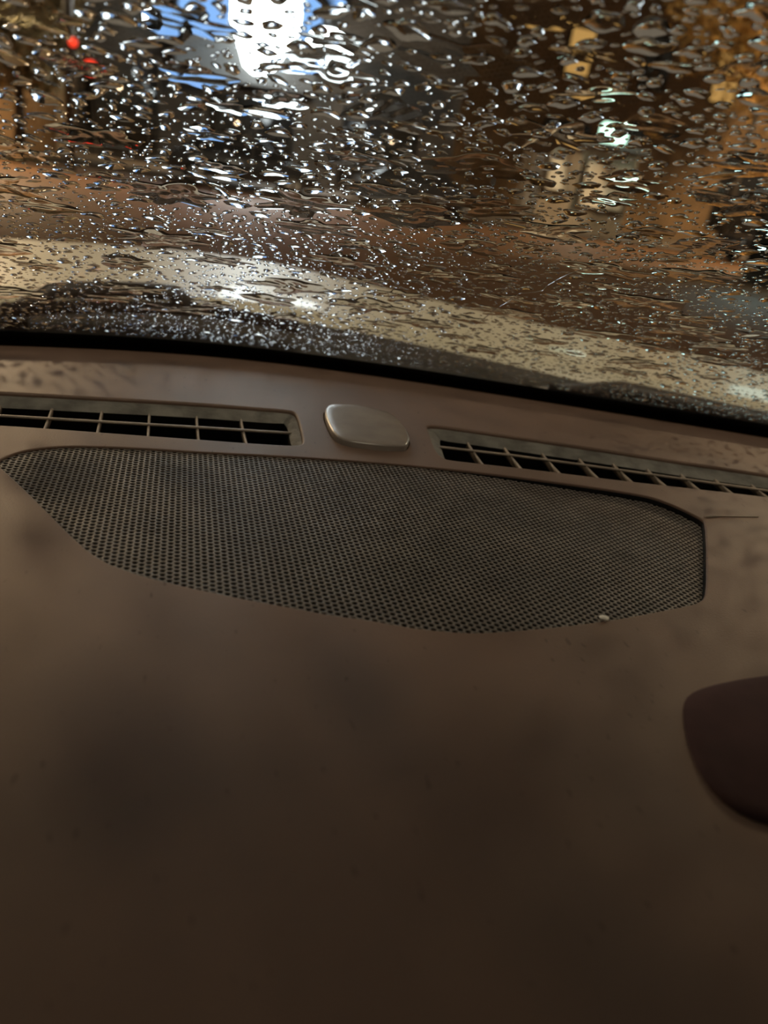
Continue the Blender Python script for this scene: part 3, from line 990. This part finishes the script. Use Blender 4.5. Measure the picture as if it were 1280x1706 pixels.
def drop_arrays(u, v, r, el, seed, M_, N_):
    """meshes of many drops at once -> (k, nv, 3) positions and the face table of one drop"""
    k = len(u)
    g = np.random.default_rng(seed)
    th = np.arange(M_) * 2 * math.pi / M_
    rim = np.ones((k, M_))
    for h in (2, 3, 4, 5):
        rim += (g.normal(0, 0.16 / h ** 0.6, (k, 1)) * np.cos(h * th[None] + g.uniform(0, 6.28, (k, 1))))
    rim = np.clip(rim, 0.5, 1.6)
    rot = g.normal(0, 0.25, k)
    hgt = r * g.uniform(0.30, 0.62, k)
    skew = g.normal(-0.12, 0.08, k)                       # crown of the drop sits a little down-slope
    pts = []
    rr = np.sin(np.linspace(0, math.pi / 2, N_ + 1))[1:]   # rings, dense near the rim
    def place(s, z):
        x = rim * s * (r * el)[:, None] * np.cos(th)[None]
        y = rim * s * r[:, None] * np.sin(th)[None] + (1 - s) * (skew * r)[:, None]
        X = x * np.cos(rot)[:, None] - y * np.sin(rot)[:, None]
        Y = x * np.sin(rot)[:, None] + y * np.cos(rot)[:, None]
        return pane(u[:, None] + X, v[:, None] + Y, THK + 0.00012 + np.broadcast_to(z, X.shape))
    apex = pane(u - skew * r * np.sin(rot), v + skew * r * np.cos(rot), THK + 0.00012 + hgt)[:, None, :]
    pts.append(apex)
    for s in rr:
        pts.append(place(s, (hgt * (1 - s ** 2.2))[:, None]))
    pts.append(place(1.0, np.zeros((k, 1))))
    V = np.concatenate(pts, 1)
    F = []
    for i in range(M_):
        F.append((0, 1 + i, 1 + (i + 1) % M_))
    for q in range(N_ - 1):
        a = 1 + q * M_; c = a + M_
        for i in range(M_):
            j = (i + 1) % M_
            F.append((a + i, c + i, c + j)); F.append((a + i, c + j, a + j))
    base = 1 + N_ * M_
    for i in range(1, M_ - 1):
        F.append((base, base + i + 1, base + i))
    return V, np.array(F)[:, ::-1]            # pane axes are left-handed


u, v, r, el = make_drops(46000)
P = pane(u, v, THK)
fx, fy, fz = frame_pos(P)
inview = (fx > -10) & (fx < 1290) & (fy > -10) & (fz > 0)
size = np.where(inview, r * np.sqrt(el) / fz, 0)
order = np.argsort(-size)
solo = order[:300]; rest = order[300:]
V, F = drop_arrays(u[solo], v[solo], r[solo], el[solo], 5, 22, 6)


def where_words(x, y):
    col = ['at the left edge', 'at left', 'left of centre', 'just left of centre', 'just right of centre', 'right of centre', 'at right', 'at the right edge'][int(min(7, max(0, x / 160)))]
    if y < 120:
        what = 'across the olive tree' if x < 256 else ('across the bright sign' if x < 660 else 'across the amber buildings')
        row = 'at top'
    elif y < 220:
        what, row = 'across the street lights', 'high up'
    elif y < 310:
        what, row = 'over the parked cars', ''
    elif y < 350:
        what, row = 'over the brown road', ''
    elif y < 400 + 0.12 * x:
        what, row = 'over the road nearest the bonnet', ''
    else:
        what, row = ('over the cream bonnet', 'low down') if y < 495 + 0.14 * x else ('over the dark cowl', 'lowest')
    return f'{what}, {col} {row}'.strip()


MARKED = []
for i, q in enumerate(solo):
    c = P[q]
    el_ = 'long thin' if el[q] > 2.2 else ('stretched' if el[q] > 1.5 else 'round')
    sz = 'large' if r[q] > 0.0026 else ('medium' if r[q] > 0.0020 else 'small')
    words = where_words(fx[q], fy[q])
    me = mesh_np('raindrop', V[i] - c, F, 'water')
    o = obj('raindrop', me, None, c)
    tag(o, f'{sz} {el_} raindrop {words}', 'raindrop', 'raindrops on the windshield')
    MARKED.append((float(fx[q]), o))
fpos = pane(np.array([q[0] for q in FILMS]), np.array([q[1] for q in FILMS]), THK)
gx_, gy_, gz_ = frame_pos(fpos)
for i, q in enumerate(FILMS):
    V_, F_ = film_mesh(*q)
    o = obj('water_film', mesh_np('water_film', V_ - fpos[i], F_, 'water'), None, fpos[i])
    sz = 'wide' if q[2] > 0.021 else ('medium' if q[2] > 0.015 else 'narrow')
    tag(o, f'{sz} shallow water sheet {where_words(gx_[i], gy_[i])}', 'water film', 'shallow water sheets on the windshield')
    MARKED.append((float(gx_[i]), o))
# look-alikes in the same spot are told apart from left to right
same = {}
for x_, o in MARKED:
    same.setdefault(o['label'], []).append((x_, o))
ORD = ['leftmost', 'second leftmost', 'third leftmost', 'fourth leftmost', 'fifth leftmost', 'sixth leftmost', 'seventh leftmost', 'eighth leftmost', 'ninth leftmost']
for lab, lst in same.items():
    if len(lst) > 1:
        lst.sort(key=lambda q: q[0])
        for i, (x_, o) in enumerate(lst):
            o['label'] = lab + ', ' + ('rightmost' if i == len(lst) - 1 else ORD[min(i, 8)])

# thin trickles left by running drops
def trickle(pts, wid, label):
    p = np.array(pts); t = np.linspace(0, 1, len(p)); tt = np.linspace(0, 1, 60)
    a = np.interp(tt, t, p[:, 0]) + 0.0006 * np.sin(tt * 31) * np.sin(tt * 3.1)
    b_ = np.interp(tt, t, p[:, 1]) + 0.0006 * np.sin(tt * 23 + 1)
    da = np.gradient(a); db = np.gradient(b_); ln = np.hypot(da, db); nx_, ny_ = -db / ln, da / ln
    w = wid * (0.55 + 0.45 * np.sin(tt * 17) ** 2) * np.sin(np.pi * np.clip(tt, 0.02, 0.98)) ** 0.4
    rows_ = []
    for s_ in np.linspace(-1, 1, 7):
        rows_.append(pane(a + nx_ * w * s_, b_ + ny_ * w * s_, THK + 0.00013 + 0.45 * w * (1 - s_ * s_)))
    V_ = np.stack(rows_, 1).reshape(-1, 3); F_ = []
    for i in range(59):
        for k in range(6):
            F_.append((i * 7 + k, i * 7 + k + 1, i * 7 + 8 + k, i * 7 + 7 + k))
        F_.append((i * 7, i * 7 + 7, i * 7 + 13, i * 7 + 6))
    o = obj('trickle', mesh_np('trickle', V_[:, :] - V_[210], F_, 'water'), None, V_[210])
    tag(o, label, 'water trickle')


for q in TRICKLES:
    trickle(*q)

near = rest[(fx[rest] > -60) & (fx[rest] < 1340) & (fy[rest] > -80)]
farr = np.setdiff1d(rest, near)
Vn, Fn = drop_arrays(u[near], v[near], r[near], el[near], 8, 14, 4)
Vf, Ff = drop_arrays(u[farr], v[farr], r[farr], el[farr], 9, 10, 3)
va = Vn.reshape(-1, 3); fa = (np.arange(len(near))[:, None, None] * Vn.shape[1] + Fn[None]).reshape(-1, 3)
vb = Vf.reshape(-1, 3); fb = (np.arange(len(farr))[:, None, None] * Vf.shape[1] + Ff[None]).reshape(-1, 3) + len(va)
o = obj('fine_raindrops', mesh_np('fine_raindrops', np.vstack([va, vb]), np.vstack([fa, fb]), 'water'))
tag(o, 'thousands of fine raindrops speckled over the whole windshield', 'raindrops', kind='stuff')
print('DROPS', len(u), 'in view', int(inview.sum()), 'tris', len(fa) + len(fb))
